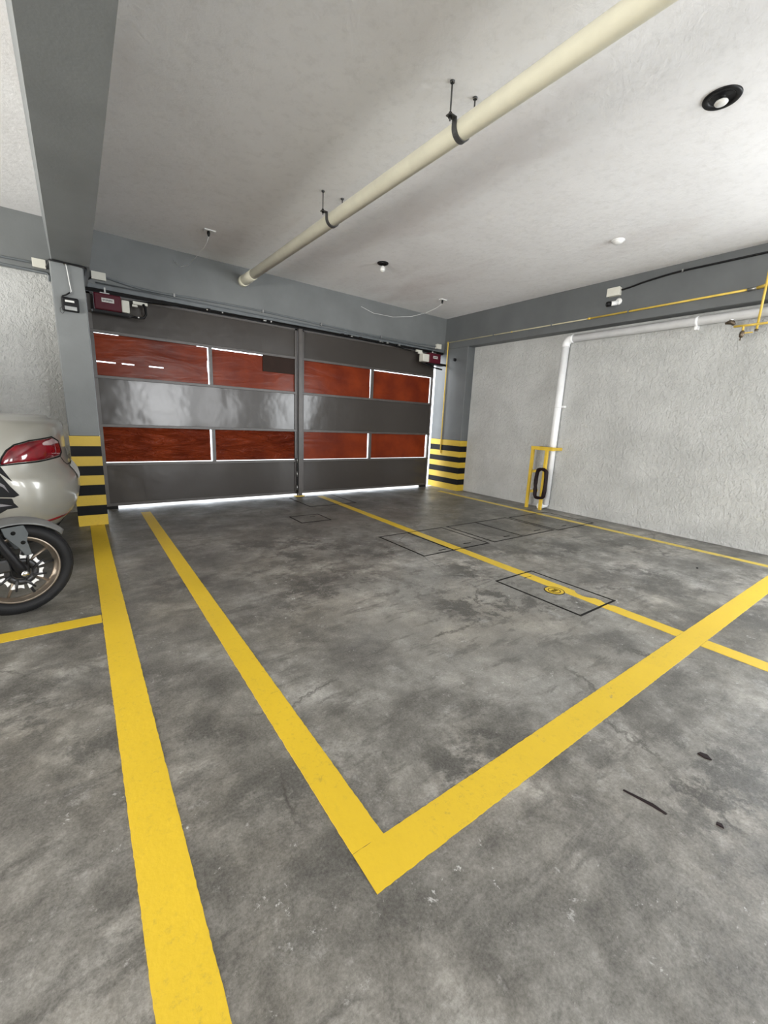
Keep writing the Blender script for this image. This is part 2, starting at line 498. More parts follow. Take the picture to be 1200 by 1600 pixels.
# ------------------------------------------------------------------ painted lines
def strip(pts, wfun, seed, z=.0018, jit=.0011, gaps=(), nicks=()):
    """painted stripe with slightly ragged edges between two points, cut at gaps (parameter ranges in metres)"""
    rnd = random.Random(seed)
    a, b = Vector(pts[0]), Vector(pts[1]); L = (b-a).length
    d = (b-a)/L; q = Vector((-d.y, d.x))
    m = MB(); n = max(2, int(L/.014)); row = []
    cuts = sorted(set([i*L/n for i in range(n+1)]+[g for gg in gaps for g in gg]))
    for s in cuts:
        c = a+d*s; wd = wfun(s/L)/2
        l = c+q*(wd+rnd.uniform(-jit, jit)); r = c-q*(wd+rnd.uniform(-jit, jit))
        for (s0, s1, e) in nicks:      # paint flaked off one edge
            if s0 < s < s1:
                l = c+q*(wd-e*2*wd*math.sin(PI*(s-s0)/(s1-s0))**.5+rnd.uniform(-jit, jit)*2)
        row.append((s, l, r))
    for (s0,l0,r0),(s1,l1,r1) in zip(row, row[1:]):
        mid = (s0+s1)/2
        if any(g0 < mid < g1 for g0, g1 in gaps): continue
        m.add([(r0.x,r0.y,z),(r1.x,r1.y,z),(l1.x,l1.y,z),(l0.x,l0.y,z),
               (r0.x,r0.y,0),(r1.x,r1.y,0),(l1.x,l1.y,0),(l0.x,l0.y,0)], [(0,1,2,3),(0,4,5,1),(3,2,6,7)])
    return m
LG = 'painted parking lines'
def line(name, m, label, mat=None): return tag(obj(name, m, mat or M_LINE), label, 'painted line', LG)
line('parking_line', strip(((.083,4.965),(.078,-1.6)), lambda t: .120, 1), 'yellow line running from the left column to the bottom edge of the view')
line('parking_line', strip(((.563,5.42),(.552,.7455)), lambda t: .098+.006*t, 2), 'long left side line of the empty bay, faded at its gate end')
line('parking_line', strip(((.500,.687),(5.40,.687)), lambda t: .116, 3), 'wide yellow line closing the near end of the empty bays')
# the divider crosses cover joints
def dseg(y): return 5.60-y
line('parking_line', strip(((2.918,5.60),(2.783,.746)), lambda t: .095+.010*t, 4,
     gaps=((dseg(4.937),dseg(4.925)),(dseg(3.297),dseg(3.284)),(dseg(2.606),dseg(2.594)),(dseg(1.876),dseg(1.864)),(dseg(1.206),dseg(1.194))), nicks=((4.16,4.30,.40),(4.36,4.44,.2))),
     'yellow divider line crossing the covers in the floor')
line('parking_line', strip(((2.780,.628),(2.766,-1.6)), lambda t: .112, 5), 'short line leaving the crossing toward the lower right edge')
line('parking_line', strip(((5.095,5.25),(5.065,-1.6)), lambda t: .088, 6), 'thin yellow line along the foot of the white wall', M_LINE_OLD)
line('parking_line', strip(((.018,2.637),(-3.2,2.637)), lambda t: .105, 7), 'yellow line branching left under the motorcycle')

# ------------------------------------------------------------------ service covers
def cover(spec, label, slots=(), group='service covers set in the floor'):
    (a,b,c,d) = spec; g = .006
    t = thing('floor_cover', label, 'cover', ((a+b)/2,(c+d)/2,-.05), group)
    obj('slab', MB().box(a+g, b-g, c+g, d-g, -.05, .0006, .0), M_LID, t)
    obj('frame', frame_ring(a, b, c, d, .015), M_TRACK, t)
    for (x, y, dx, dy) in slots:
        obj('lifting_slot', MB().box(x-dx, x+dx, y-dy, y+dy, .0, .0016), M_PIT, t)
    return t
def frame_ring(a, b, c, d, w):
    m = MB(); z0, z1 = -.03, .0020; h = w/2
    m.box(a-h, b+h, c-h, c+h, z0, z1).box(a-h, b+h, d-h, d+h, z0, z1)
    m.box(a-h, a+h, c+h, d-h, z0, z1).box(b-h, b+h, c+h, d-h, z0, z1)
    return m
cover(COVERS[0], 'square concrete cover in front of the gate centre post')
cover(COVERS[1], 'small rough concrete cover nearest the gate, left of the divider line', ((2.20,4.40,.03,.006),))
cover(COVERS[2], 'leftmost slab of the row of covers, left of the divider line', ((2.68,2.66,.05,.006),))
cover(COVERS[3], 'slab of the cover row crossed by the divider line', ((3.06,2.70,.05,.006),))
cover(COVERS[4], 'middle slab of the cover row, right after the wide joint', ((3.66,2.68,.05,.006),))
cover(COVERS[5], 'slab of the cover row with a slot at its near edge, fourth from the left', ((4.22,2.68,.06,.006),))
cover(COVERS[6], 'rightmost slab of the cover row, against the white wall line', ((4.75,2.66,.05,.006),))
ct = cover(COVERS[7], 'lone oblong cover with a round plate, nearest the crossing', ())
pl = MB().lathe([(.0,.0026),(.050,.0026),(.058,.0034),(.066,.0034),(.068,.0)], (2.715,1.525,.0), seg=32)
obj('round_plate', pl, M_LINE, ct)
pr_ = MB()
pr_.lathe([(.066,.0),(.067,.0042),(.071,.0042),(.072,.0)], (2.715,1.525,.0), seg=32)
pr_.lathe([(.040,.0),(.041,.0042),(.045,.0042),(.046,.0)], (2.715,1.525,.0), seg=24)
for k in range(5):
    x = 2.715-.024+k*.012
    pr_.box(x-.002, x+.002, 1.510, 1.540, 0, .0042)
obj('plate_rim', pr_, M_TRACK, ct)
obj('lifting_slot', MB().box(2.74,2.83,1.795,1.80,.0,.0024), M_PIT, ct)

# ------------------------------------------------------------------ gate
YG = 5.717
def leaf(x0, x1, mul, reds, label, post_side):
    t = thing('gate_leaf', label, 'gate', ((x0+x1)/2, YG+.02, .035), 'leaves of the steel gate')
    zt, zb = 2.357, .050
    for k,(a, b) in enumerate(((zb,.525),(.985,1.495),(1.985,zt))):
        obj('steel_panel', MB().box(x0, x1, YG+.012, YG+.020, a, b), M_GATE, t)
    # angle iron rails, lip standing proud towards the room
    for z in (.534, .972, 1.500, 1.972):
        m = MB().box(x0, x1, YG-.006, YG+.03, z-.011, z+.011).box(x0, x1, YG-.010, YG-.004, z-.016, z+.016)
        obj('rail', m, M_RAIL, t, bevel=.002)
    obj('top_rail', MB().box(x0, x1, YG-.004, YG+.03, zt-.02, zt), M_RAIL, t)
    obj('bottom_rail', MB().box(x0, x1, YG+.002, YG+.03, zb-.012, zb+.02), M_RAIL, t)
    obj('stile', MB().box(x0, x0+.035, YG-.004, YG+.03, zb-.012, zt), M_RAIL, t)
    obj('stile', MB().box(x1-.035, x1, YG-.004, YG+.03, zb-.012, zt), M_RAIL, t)
    for (za, zb_) in ((1.511,1.961),(.545,.961)):
        obj('mullion', MB().box(mul-.020, mul+.020, YG-.006, YG+.03, za, zb_), M_RAIL, t)
    for (a, b, c, d, mat, sag) in reds:
        obj('infill_sheet', MB().box(a, b, YG+.0225, YG+.0255, c, d), mat, t)
    return t
L0, L1, LM = .205, 2.600, 1.432
lf = leaf(L0, L1, LM, [
    (.240, 1.402, 1.812, 1.956, M_RED, .006), (.240, 1.396, 1.667, 1.803, M_RED, .008), (.240, 1.402, 1.516, 1.656, M_RED, .01),
    (1.452, 2.565, 1.511, 1.948, M_RED, .012),
    (.240, 1.394, .556, .960, M_REDW, .012), (1.456, 2.565, .556, .955, M_REDW, .014)],
    'left gate leaf, widest in view, with a dark brown patch on a red panel', 1)
obj('overlap_strip', MB().box(.47, 1.28, YG+.026, YG+.028, 1.935, 1.975), M_RED, lf)
obj('overlap_strip', MB().box(.24, 1.402, YG+.026, YG+.028, 1.798, 1.822), M_RED, lf)
obj('overlap_strip', MB().box(.42, .48, YG+.026, YG+.028, 1.650, 1.672), M_RED, lf)
obj('overlap_strip', MB().box(.60, .75, YG+.026, YG+.028, 1.650, 1.672), M_RED, lf)
obj('overlap_strip', MB().box(.90, 1.402, YG+.026, YG+.028, 1.650, 1.672), M_RED, lf)
tag(obj('patch_plate', MB().box(2.106, 2.566, YG+.010, YG+.016, 1.750, 1.962), plain('dull brown plate', (.030,.018,.014), .6, spec=.12), lf), 'matt dark brown patch')
rl = leaf(2.668, 5.198, 3.895, [
    (2.70, 3.862, 1.704, 1.961, M_RED, .01), (2.70, 3.866, 1.511, 1.700, M_RED, .012),
    (3.915, 5.145, 1.511, 1.950, M_RED, .006),
    (2.70, 3.854, .552, .957, M_RED, .008), (3.915, 5.128, .552, .961, M_RED, .008)],
    'right gate leaf beside the corner column, all its panels plain red', -1)
obj('corner_block', MB().box(5.045, 5.198, YG+.004, YG+.04, .002, .06), M_TRACK, rl)
obj('corner_block', MB().box(.205, .318, YG+.004, YG+.04, .002, .06), M_TRACK, lf)
obj('overlap_strip', MB().box(2.70, 3.860, YG+.026, YG+.028, 1.690, 1.715), M_RED, rl)
# (the strip behind the seam keeps the daylight out)
# centre post on the left leaf's meeting edge
cp = thing('gate_post', 'tall narrow steel post where the two gate leaves meet', 'post', (2.634, YG, 0))
obj('upright', MB().box(2.606, 2.664, YG-.045, YG+.03, .012, 2.3615), M_RAIL, cp, bevel=.003)
for z in (.10,.30,.50): obj('bolt_barrel', MB().cyl((2.588, YG-.024, z), (2.588, YG-.024, z+.07), .012, 8), M_STEEL, cp)

obj('drop_bolt', MB().cyl((2.588, YG-.024, .02), (2.588, YG-.024, .57), .007, 8), M_TRACK, cp)
obj('foot_plate', MB().box(2.56, 2.70, YG-.05, YG+.03, 0, .012), M_STAND, cp)
# gate track under the beam
tr = thing('gate_track', 'black steel track and pulley rail hidden under the beam above the gate', 'rail', (2.8, YG, 2.36))
obj('channel', MB().box(.19, 5.40, YG+.002, YG+.07, 2.362, 2.3995), M_TRACK, tr)
obj('cable', MB().tube([(.62,5.64,2.325),(1.3,5.655,2.372),(2.1,5.66,2.388),(3.0,5.66,2.385),(4.0,5.655,2.368),(4.6,5.64,2.325)], .007, 8), M_TRACK, tr)
for x in (2.12, 3.30, 3.42, 3.62, 3.98, 4.12, 4.36, 1.42):
    m = MB().box(x-.02, x+.02, 5.655, 5.69, 2.372, 2.398)
    obj('bracket', m, M_STEEL if x in (2.12, 3.98, 4.12, 4.36) else M_TRACK, tr)
for x in (1.40, 1.58, 2.20, 3.45, 4.02):
    obj('bolt', MB().cyl((x, 5.645, 2.378), (x, 5.665, 2.378), .009, 8), M_CHROME, tr)

# gate openers
def opener(name, x0, x1, xc0, xc1, y0, z0, z1, label, lblx, arm):
    t = thing(name, label, 'gate motor', ((x0+x1)/2, y0+.08, z0), 'motors of the gate')
    obj('housing', MB().box(x0, x1, y0, y0+.13, z0, z1), M_MAROON, t, bevel=.012)
    obj('end_cap', MB().box(xc0, xc1, y0+.006, y0+.115, z0+.008, z1-.03), M_BOX, t, bevel=.010)
    obj('rating_plate', MB().box(lblx[0], lblx[1], y0-.002, y0+.002, z1-.085, z1-.045), M_PAPER, t)
    m = MB()
    n = 7
    for i in range(n):
        x = lblx[0]+.01+i*(lblx[1]-lblx[0]-.02)/n
        m.box(x, x+.007, y0-.003, y0-.001, z1-.074+.003*(i % 2), z1-.056)
    obj('lettering', m, M_INK, t)
    obj('mounting_plate', MB().box(x0+.06, x1-.10, y0+.02, y0+.10, z1, z1+.012).box(x0+.10, x0+.115, y0+.05, y0+.06, z1+.012, z1+.07), M_STEEL, t)
    obj('arm', MB().tube(arm, .013, 8), M_BLACK, t)
    obj('base_bracket', MB().box(x0-.02, x1+.10 if xc0 > x0 else x1+.10, y0+.02, y0+.12, z0-.022, z0), M_BLACK, t)
    return t
op = opener('gate_opener', .262, .505, .505, .580, 5.545, 2.168, 2.330,
       'maroon gate motor with an ivory end cap, beside the left column', (.33,.44),
       [(.50,5.60,2.165),(.66,5.60,2.150),(.715,5.60,2.160),(.738,5.60,2.20),(.735,5.60,2.27),(.715,5.60,2.30)])
obj('limit_switch', MB().box(.62,.76,5.60,5.63,2.288,2.318).box(.61,.66,5.59,5.62,2.26,2.28), M_BOX, op)
for x in (.58,.66): obj('bolt', MB().cyl((x,5.575,2.152),(x,5.60,2.152),.008,8), M_CHROME, op)
op2 = opener('gate_opener', 4.905, 5.165, 4.770, 4.905, 5.515, 2.165, 2.325,
       'maroon gate motor with a white box, in the far right corner', (4.985,5.085),
       [(4.79,5.56,2.15),(4.95,5.56,2.115),(5.08,5.56,2.10),(5.25,5.57,2.09)])
obj('wall_bracket', MB().box(5.14, XR, 5.636, 5.66, 2.165, 2.20), M_BLACK, op2)
obj('limit_switch', MB().box(4.66,4.78,5.57,5.60,2.315,2.345).box(4.70,4.80,5.57,5.59,2.29,2.315), M_BOX, op2)
obj('bolt', MB().cyl((4.96,5.50,2.335),(4.96,5.53,2.335),.012,8), M_CHROME, op2)
m = MB().lathe([(0,0),(.020,0),(.024,.01),(.024,.035),(.012,.04),(0,.04)], (5.36,5.40,2.255), 'X', 14)
tag(obj('photocell', m, M_BLACK), 'small round black sensor on the corner column behind the yellow pipe', 'sensor')

# ------------------------------------------------------------------ conduits and boxes
def junction(x0, x1, y0, y1, z0, z1, label, face):
    t = thing('junction_box', label, 'junction box', ((x0+x1)/2, (y0+y1)/2, z0), 'ivory junction boxes')
    obj('box', MB().box(x0, x1, y0, y1, z0, z1), M_BOX, t, bevel=.004)
    if face == 'Y': obj('lid', MB().box(x0-.003, x1+.003, y0-.008, y0, z0-.003, z1+.003), M_BOX, t, bevel=.003)
    else: obj('lid', MB().box(x0-.008, x0, y0-.003, y1+.003, z0-.003, z1+.003), M_BOX, t, bevel=.003)
    return t
junction(-.203, -.103, 5.65, YB, 2.482, 2.556, 'ivory junction box left of the left column head', 'Y')
junction(.268, .390, 5.65, YB, 2.478, 2.548, 'ivory junction box right of the left column, above the maroon motor', 'Y')
junction(5.175, 5.275, 5.65, YB, 2.440, 2.512, 'ivory junction box in the far corner above the white motor box', 'Y')
junction(5.35, XR, 2.722, 2.865, 2.755, 2.843, 'ivory junction box on the right beam above the camera', 'X')

def cable(name, pts, r, mat, label, cat, fix=None, kindm=None, seg=8, group=None):
    # smooth through points with Catmull-Rom
    P = [Vector(p) for p in pts]; out = []
    for i in range(len(P)-1):
        p0, p1, p2, p3 = P[max(i-1,0)], P[i], P[i+1], P[min(i+2,len(P)-1)]
        for k in range(6):
            t = k/6
            out.append(.5*((2*p1)+(p2-p0)*t+(2*p0-5*p1+4*p2-p3)*t*t+(3*p1-p0-3*p2+p3)*t**3))
    out.append(P[-1])
    if not fix:
        return tag(obj(name, MB().tube(out, r, seg), mat), label, cat, group)
    t = thing(name, label, cat, tuple(P[0]), group)
    obj('pipe', MB().tube(out, r, seg), mat, t)
    for q in fix: obj('clip', q, kindm or M_STEEL, t)
    return t
def clipY(x, z, y=YB): return MB().box(x-.008, x+.008, y-.026, y-.0005, z-.018, z+.018)
cable('conduit', [(.388,5.68,2.520),(.50,5.68,2.500),(.70,5.68,2.475),(.97,5.68,2.470),(1.25,5.68,2.482),(2.0,5.68,2.490),(2.9,5.68,2.470),(3.6,5.68,2.458),(4.2,5.68,2.457),(4.8,5.68,2.466),(5.18,5.68,2.478)],
      .011, M_GREYP, 'grey sagging conduit strung across the beam above the gate', 'conduit',
      [clipY(1.05,2.474), clipY(2.10,2.490), clipY(2.95,2.469), clipY(4.0,2.457)])
tag(obj('conduit', MB().tube([(.30,5.6835,2.4515),(1.5,5.6835,2.4465),(3.0,5.6835,2.434),(5.25,5.6835,2.428)], .0075, 8), M_GREYP), 'straight grey conduit along the bottom edge of the gate beam', 'conduit')
cable('conduit', [(-3.5,5.68,2.55),(-1.2,5.68,2.53),(-.6,5.68,2.52),(-.205,5.68,2.522)], .011, M_GREYP, 'grey conduit ending at the box left of the column', 'conduit')
tag(obj('conduit', MB().tube([(-3.5,5.69,2.452),(-.45,5.69,2.458),(-.10,5.69,2.452),(-.085,5.69,2.43),(-.085,5.69,2.38)], .012, 8), M_GREYP), 'dark conduit along the top of the left white wall', 'conduit')
cable('conduit', [(-.10,5.66,2.50),(-.07,5.2,2.44),(-.05,4.945,2.395),(.05,4.945,2.395),(.16,4.945,2.39),(.195,4.96,2.385),(.20,5.2,2.40),(.21,5.62,2.44),(.27,5.66,2.49)], .008, M_BLACK,
      'black cable wrapped round the head of the left column', 'cable')
# control unit on the left column
t = thing('control_box', 'small black control box hanging on the left column under a thin white cord', 'control box', (.055, 4.95, 1.99))
obj('box', MB().box(-.008, .118, 4.925, 4.968, 1.995, 2.112), M_BLACK, t, bevel=.012)
obj('label_plate', MB().box(.012, .100, 4.921, 4.9249, 2.005, 2.036), plain('grey label', (.26,.27,.27), .5), t)
obj('display', MB().box(.018, .085, 4.921, 4.9249, 2.070, 2.086), M_PAPER, t)
obj('cord', MB().tube([(.052,4.955,2.392),(.058,4.955,2.33),(.064,4.955,2.24),(.072,4.955,2.17),(.060,4.955,2.155)], .0035, 6), M_WHITE, t)
obj('plug_lead', MB().tube([(.062,4.952,2.158),(.035,4.950,2.135),(.005,4.948,2.118),(-.004,4.948,2.10)], .006, 8), M_BLACK, t)
obj('wire_loop', MB().tube([(-.004,4.95,2.03),(-.022,4.95,2.015),(-.024,4.95,1.985),(-.008,4.95,1.972),(.006,4.95,1.99)], .002, 6), M_BLACK, t)
obj('screw', MB().cyl((.045,4.955,2.385),(.045,4.968,2.385),.010,8), M_CHROME, t)
# right beam: black cable to the box
cable('cable', [(XR-.012,2.72,2.815),(XR-.012,2.62,2.825),(XR-.012,2.50,2.845),(XR-.012,2.30,2.865),(XR-.012,2.10,2.875),(XR-.012,1.6,2.872),(XR-.012,.8,2.868),(XR-.012,-2.5,2.86)],
      .010, M_BLACK, 'thick black cable running to the box on the right beam', 'cable', [MB().box(XR-.028, XR-.0005, 2.09, 2.105, 2.862, 2.888)])
# security camera
t = thing('security_camera', 'small white bullet camera on the right beam under the junction box', 'camera', (XR-.03, 2.75, 2.66))
obj('mount', MB().lathe([(0,0),(.038,0),(.040,-.010),(.030,-.022),(0,-.024)], (XR,2.738,2.690), 'X', 20), M_WHITE, t)
obj('bracket', MB().tube([(XR-.02,2.738,2.690),(XR-.05,2.745,2.675),(XR-.055,2.765,2.668)], .012, 10), M_WHITE, t)
obj('body', MB().tube([(XR-.030,2.742,2.672),(XR-.088,2.80,2.660)], .026, 18), M_WHITE, t)
obj('hood', MB().tube([(XR-.080,2.792,2.6615),(XR-.112,2.824,2.655)], .030, 18), M_BLACK, t)
obj('lens', MB().tube([(XR-.111,2.823,2.655),(XR-.116,2.828,2.654)], .020, 16), M_DGLASS, t)

# ------------------------------------------------------------------ ceiling pipe with hangers
def drain(y): return Vector((1.911-.0103*y, y, 2.75+.0075*y))
pt = thing('drain_pipe', 'cream plastic drain pipe slung under the ceiling toward the gate beam', 'pipe', tuple(drain(5.6)))
obj('pipe', MB().tube([drain(-6.3), drain(5.30)], .0522, 32), M_PVC, pt)
obj('socket', MB().tube([drain(5.30), drain(5.31), drain(5.68)], [.0522,.0585,.0585], 32), M_PVC, pt)
obj('end_cap', MB().tube([drain(5.60), drain(5.6919)], .062, 32), M_PVC, pt)
def hanger(y, label):
    c = drain(y)
    t = thing('pipe_hanger', label, 'pipe hanger', (c.x, c.y, c.z-.06), 'hangers of the drain pipe')
    # U strap under the pipe, ears bent outwards
    r0, r1, wd = .054, .059, .017
    def ring(r, y):
        pts = [(c.x-r, y, c.z+.035)]
        for k in range(17):
            a = PI+PI*k/16
            pts.append((c.x+r*math.cos(a), y, c.z+r*math.sin(a)))
        pts.append((c.x+r, y, c.z+.035)); return pts
    A, B, C_, D = ring(r0, c.y-wd), ring(r0, c.y+wd), ring(r1, c.y-wd), ring(r1, c.y+wd)
    n = len(A); m = MB()
    fs = []
    for i in range(n-1):
        fs += [(i,i+1,n+i+1,n+i),(2*n+i,3*n+i,3*n+i+1,2*n+i+1),(i,2*n+i,2*n+i+1,i+1),(n+i,n+i+1,3*n+i+1,3*n+i)]
    m.add(A+B+C_+D, fs)
    obj('strap', m, M_STRAP, t)
    for s in (-1, 1):
        x = c.x+s*.090
        obj('ear', MB().box(min(c.x+s*.054, x+s*.016), max(c.x+s*.054, x+s*.016), c.y-wd, c.y+wd, c.z+.033, c.z+.038), M_STRAP, t)
        obj('rod', MB().cyl((x, c.y, c.z+.01), (x, c.y, ZC), .0045, 8), M_STRAP, t)
        obj('nut', MB().lathe([(0,0),(.010,0),(.010,.010),(0,.010)], (x, c.y, c.z+.022), seg=6).lathe([(0,0),(.010,0),(.010,.010),(0,.010)], (x, c.y, c.z+.039), seg=6), M_TRACK, t)
        obj('anchor', MB().lathe([(.012,-.008),(.014,0)], (x, c.y, ZC), seg=10), M_STRAP, t)
    return t
hanger(1.985, 'dark strap hanger nearest the viewer on the cream ceiling pipe')
hanger(3.43, 'dark strap hanger nearer the gate on the cream ceiling pipe')
hanger(-1.6, 'dark strap hanger behind the viewer on the cream ceiling pipe')

# ------------------------------------------------------------------ ceiling fittings
def downlight(x, y, r, label, dp=1.0):
    t = thing('downlight', label, 'ceiling light', (x, y, ZC-.03), 'black downlights')
    m = MB().lathe([(r*.62,.004),(r*.70,-.006),(r*.95,-.010),(r,-.004),(r,.0)], (x,y,ZC), seg=36)
    obj('trim_ring', m, M_BLACK, t)
    m = MB().lathe([(.0,-.001),(r*.60,-.001),(r*.66,-.004)], (x,y,ZC), seg=28)
    obj('reflector', m, M_BLACK, t)
    m = MB().lathe([(.013,-.002),(.014,-.028*dp),(.018,-.032*dp),(.018,-.036*dp)], (x,y,ZC), seg=16)
    obj('lamp_socket', m, M_CHROME, t)
    m = MB().lathe([(.016,-.030*dp),(.020,-.038*dp),(.030,-.055*dp),(.032,-.070*dp),(.027,-.086*dp),(.014,-.096*dp),(0,-.098*dp)], (x,y,ZC), seg=20)
    obj('bulb', m, M_BULB, t)
downlight(3.053, 4.355, .066, 'black downlight with a bare bulb near the gate beam')
downlight(3.000, 1.128, .089, 'large looking black downlight at the upper right of the ceiling', .36)
m = MB().lathe([(.052,0),(.052,-.010),(.044,-.022),(.028,-.030),(.010,-.034),(0,-.034)], (4.37,2.31,ZC), seg=24)
t = thing('smoke_detector', 'round white detector on the ceiling near the right beam', 'detector', (4.37,2.31,ZC-.03))
obj('body', m, M_WHITE, t)
obj('base', MB().lathe([(.060,0),(.060,-.008),(.050,-.012)], (4.37,2.31,ZC), seg=24), M_WHITE, t)
def plug(x, y, wire, label):
    t = thing('ceiling_outlet', label, 'outlet', (x, y, ZC-.05), 'outlets with a dangling wire')
    obj('plate', MB().box(x-.055, x+.055, y-.032, y+.032, ZC-.012, ZC), M_WHITE, t, bevel=.004)
    obj('plug', MB().lathe([(.0,-.012),(.014,-.012),(.016,-.030),(.010,-.052),(.004,-.060),(0,-.060)], (x-.01,y,ZC), seg=12), M_BLACK, t)
    obj('wire', MB().tube(wire, .0022, 6), M_WHITE, t)
plug(1.26, 4.86, [(1.25,4.86,2.90),(1.245,4.90,2.86),(1.235,5.0,2.83),(1.20,5.2,2.79),(1.17,5.45,2.765),(1.12,5.60,2.77),(1.07,5.68,2.84)], 'white ceiling outlet with a black plug, left of the cream pipe')
plug(4.545, 4.90, [(4.535,4.90,2.90),(4.52,4.98,2.86),(4.45,5.15,2.80),(4.33,5.35,2.76),(4.1,5.52,2.74),(3.8,5.62,2.76),(3.62,5.685,2.83)], 'white ceiling outlet with a black plug near the far right corner')

# ------------------------------------------------------------------ white rain pipe on the right wall
t = thing('wall_pipe', 'white downpipe with an elbow on the stuccoed right wall', 'pipe', (5.513, 3.42, 0))
ax, yv, zh = 5.518, 3.425, 2.362
obj('vertical_pipe', MB().tube([(ax,yv,.06),(ax,yv,2.29)], .047, 28), M_PVCW, t)
el = [(ax, yv-.075+.075*math.cos(a), 2.287+.075*math.sin(a)) for a in [PI/2*k/8 for k in range(9)]]
obj('elbow', MB().tube([(ax,yv,2.262)]+el+[(ax,yv-.10,2.362)], .052, 28), M_PVCW, t)
obj('horizontal_pipe', MB().tube([(ax,yv-.09,zh),(ax,-6.3,zh+.02)], .047, 28), M_PVCW, t)
obj('outlet_elbow', MB().tube([(ax,yv,.10),(ax,yv,.055),(ax-.03,yv+.03,.04),(ax-.09,yv+.06,.036)], .040, 20), M_PVCW, t)
for (y0, z0, ax_) in ((yv, 1.47, 'Z'), (1.92, zh+.003, 'Y'), (-.9, zh+.006, 'Y')):
    if ax_ == 'Z': m = MB().tube([(ax,y0,z0-.012),(ax,y0,z0+.012)], .050, 28).box(ax-.004, XW, y0-.085, y0-.045, z0-.012, z0+.012)
    else: m = MB().tube([(ax,y0-.014,z0),(ax,y0+.014,z0)], .050, 28).box(ax, XW, y0-.014, y0+.014, z0-.085, z0-.045)
    obj('clamp', m, M_PVCW, t)

# yellow guard frame and hose
t = thing('pipe_guard', 'yellow angle iron guard frame around the foot of the white pipe', 'guard frame', (5.36, 3.52, 0))
gx = 5.355
obj('leg', MB().box(gx-.018, gx+.018, 3.612, 3.652, 0, .875), M_STAND, t, bevel=.002)
obj('leg', MB().box(gx-.018, gx+.018, 3.385, 3.425, 0, .875), M_STAND, t, bevel=.002)
obj('top_bar', MB().box(gx-.020, gx+.020, 3.300, 3.655, .858, .908), M_STAND, t, bevel=.002)
for y in (3.632, 3.330): obj('top_bar', MB().box(gx+.020, XW, y-.020, y+.020, .862, .904), M_STAND, t, bevel=.002)
for z in (.545, .245): 
    obj('rung', MB().box(gx+.018, XW, 3.616, 3.648, z-.025, z+.012), M_STAND, t, bevel=.002)
def coil_pts():
    P = []
    for lap in range(3):
        for k in range(24):
            a = 2*PI*k/24
            y = 3.415+.078*math.copysign(min(1, abs(math.cos(a))**.75), math.cos(a))+.004*math.sin(5*a+lap)
            z = .385+.140*max(-1, min(1, math.sin(a)*2.2))+.068*math.sin(a)
            P.append((gx-.038-.007*lap+.004*math.sin(3*a+lap), y+.006*lap-.006, z+.004*math.cos(4*a+lap)))
    return P
tag(obj('hose_coil', MB().tube(coil_pts(), .019, 8, closed=True), M_COIL), 'dark brown hose coil hung on the yellow guard frame', 'hose')

# ------------------------------------------------------------------ gas pipes
gz = 2.556; gx2 = XR-.016
def clipX(y, z): return MB().box(XR-.030, XR-.0005, y-.007, y+.007, z-.016, z+.016)
t = thing('gas_pipe', 'thin yellow gas pipe along the right beam and down the corner column', 'pipe', (gx2, 5.62, .65))
obj('pipe', MB().tube([(gx2,5.60,.655),(gx2,5.60,gz-.02),(gx2,5.60,gz)], .0105, 10), M_GAS, t)
tag(obj('pipe', MB().tube([(gx2,5.60,gz),(gx2,3.07,gz-.005)], .0080, 10), plain('faded cream gas pipe paint', (.42,.38,.26), .5), t), 'faded cream stretch')
obj('pipe', MB().tube([(gx2,3.07,gz-.005),(gx2,1.50,gz+.008)], .0105, 10), M_GAS, t)
obj('elbow', MB().lathe([(0,-.015),(.014,-.015),(.014,.015),(0,.015)], (gx2,5.60,gz), seg=12), M_GAS, t)
obj('foot_cap', MB().cyl((gx2,5.60,.640),(gx2,5.60,.660), .015, 12), M_GAS, t)
obj('coupling', MB().cyl((gx2,3.09,gz-.005),(gx2,3.055,gz-.005), .013, 12).cyl((gx2,4.249,gz-.003),(gx2,4.262,gz-.003), .011, 12), M_GAS, t)
for y in (4.6, 3.6, 2.6): obj('clip', clipX(y, gz), M_GREYP, t)
obj('union', MB().cyl((gx2,1.50,gz+.008),(gx2,1.42,gz+.009), .016, 8), M_STEEL, t)
t = thing('gas_riser', 'yellow gas riser with brass valves at the right edge', 'pipe', (5.34, 1.36, 2.15))
px, py = 5.345, 1.352
obj('pipe', MB().tube([(px,py,2.175),(px,py,2.56),(px,py+.006,2.95)], .0105, 10), M_GAS, t)
obj('elbow', MB().tube([(gx2,1.43,gz+.009),(px+.02,1.38,gz+.009),(px,py,gz+.009)], .015, 10), M_GAS, t)
obj('pipe', MB().tube([(px-.02,1.53,2.222),(px-.02,1.40,2.220),(px-.02,.2,2.228)], .0105, 10), M_GAS, t)
obj('pipe', MB().tube([(px-.02,1.452,2.222),(px-.02,1.452,2.165)], .010, 10), M_GAS, t)
obj('valve', MB().tube([(px-.02,1.452,2.175),(px-.02,1.452,2.160),(px-.02,1.454,2.140),(px-.02,1.456,2.118),(px-.02,1.457,2.112)], [.012,.020,.022,.018,.010], 12), M_GASD, t)
obj('valve_handle', MB().box(px-.026, px-.014, 1.372, 1.450, 2.146, 2.156), M_GAS, t)
obj('bleed_tip', MB().tube([(px-.02,1.457,2.115),(px-.02,1.459,2.085)], .006, 8), M_GASD, t)
obj('valve', MB().tube([(px-.02,1.605,2.262),(px-.02,1.575,2.268),(px-.02,1.545,2.262),(px-.02,1.53,2.24)], [.010,.019,.022,.014], 12), M_GASD, t)
obj('valve_knob', MB().lathe([(0,0),(.020,0),(.020,.010),(0,.012)], (px-.02,1.558,2.282), seg=10), M_CHROME, t)
obj('foot_cap', MB().cyl((px,py,2.160),(px,py,2.178), .016, 10), M_GASD, t)

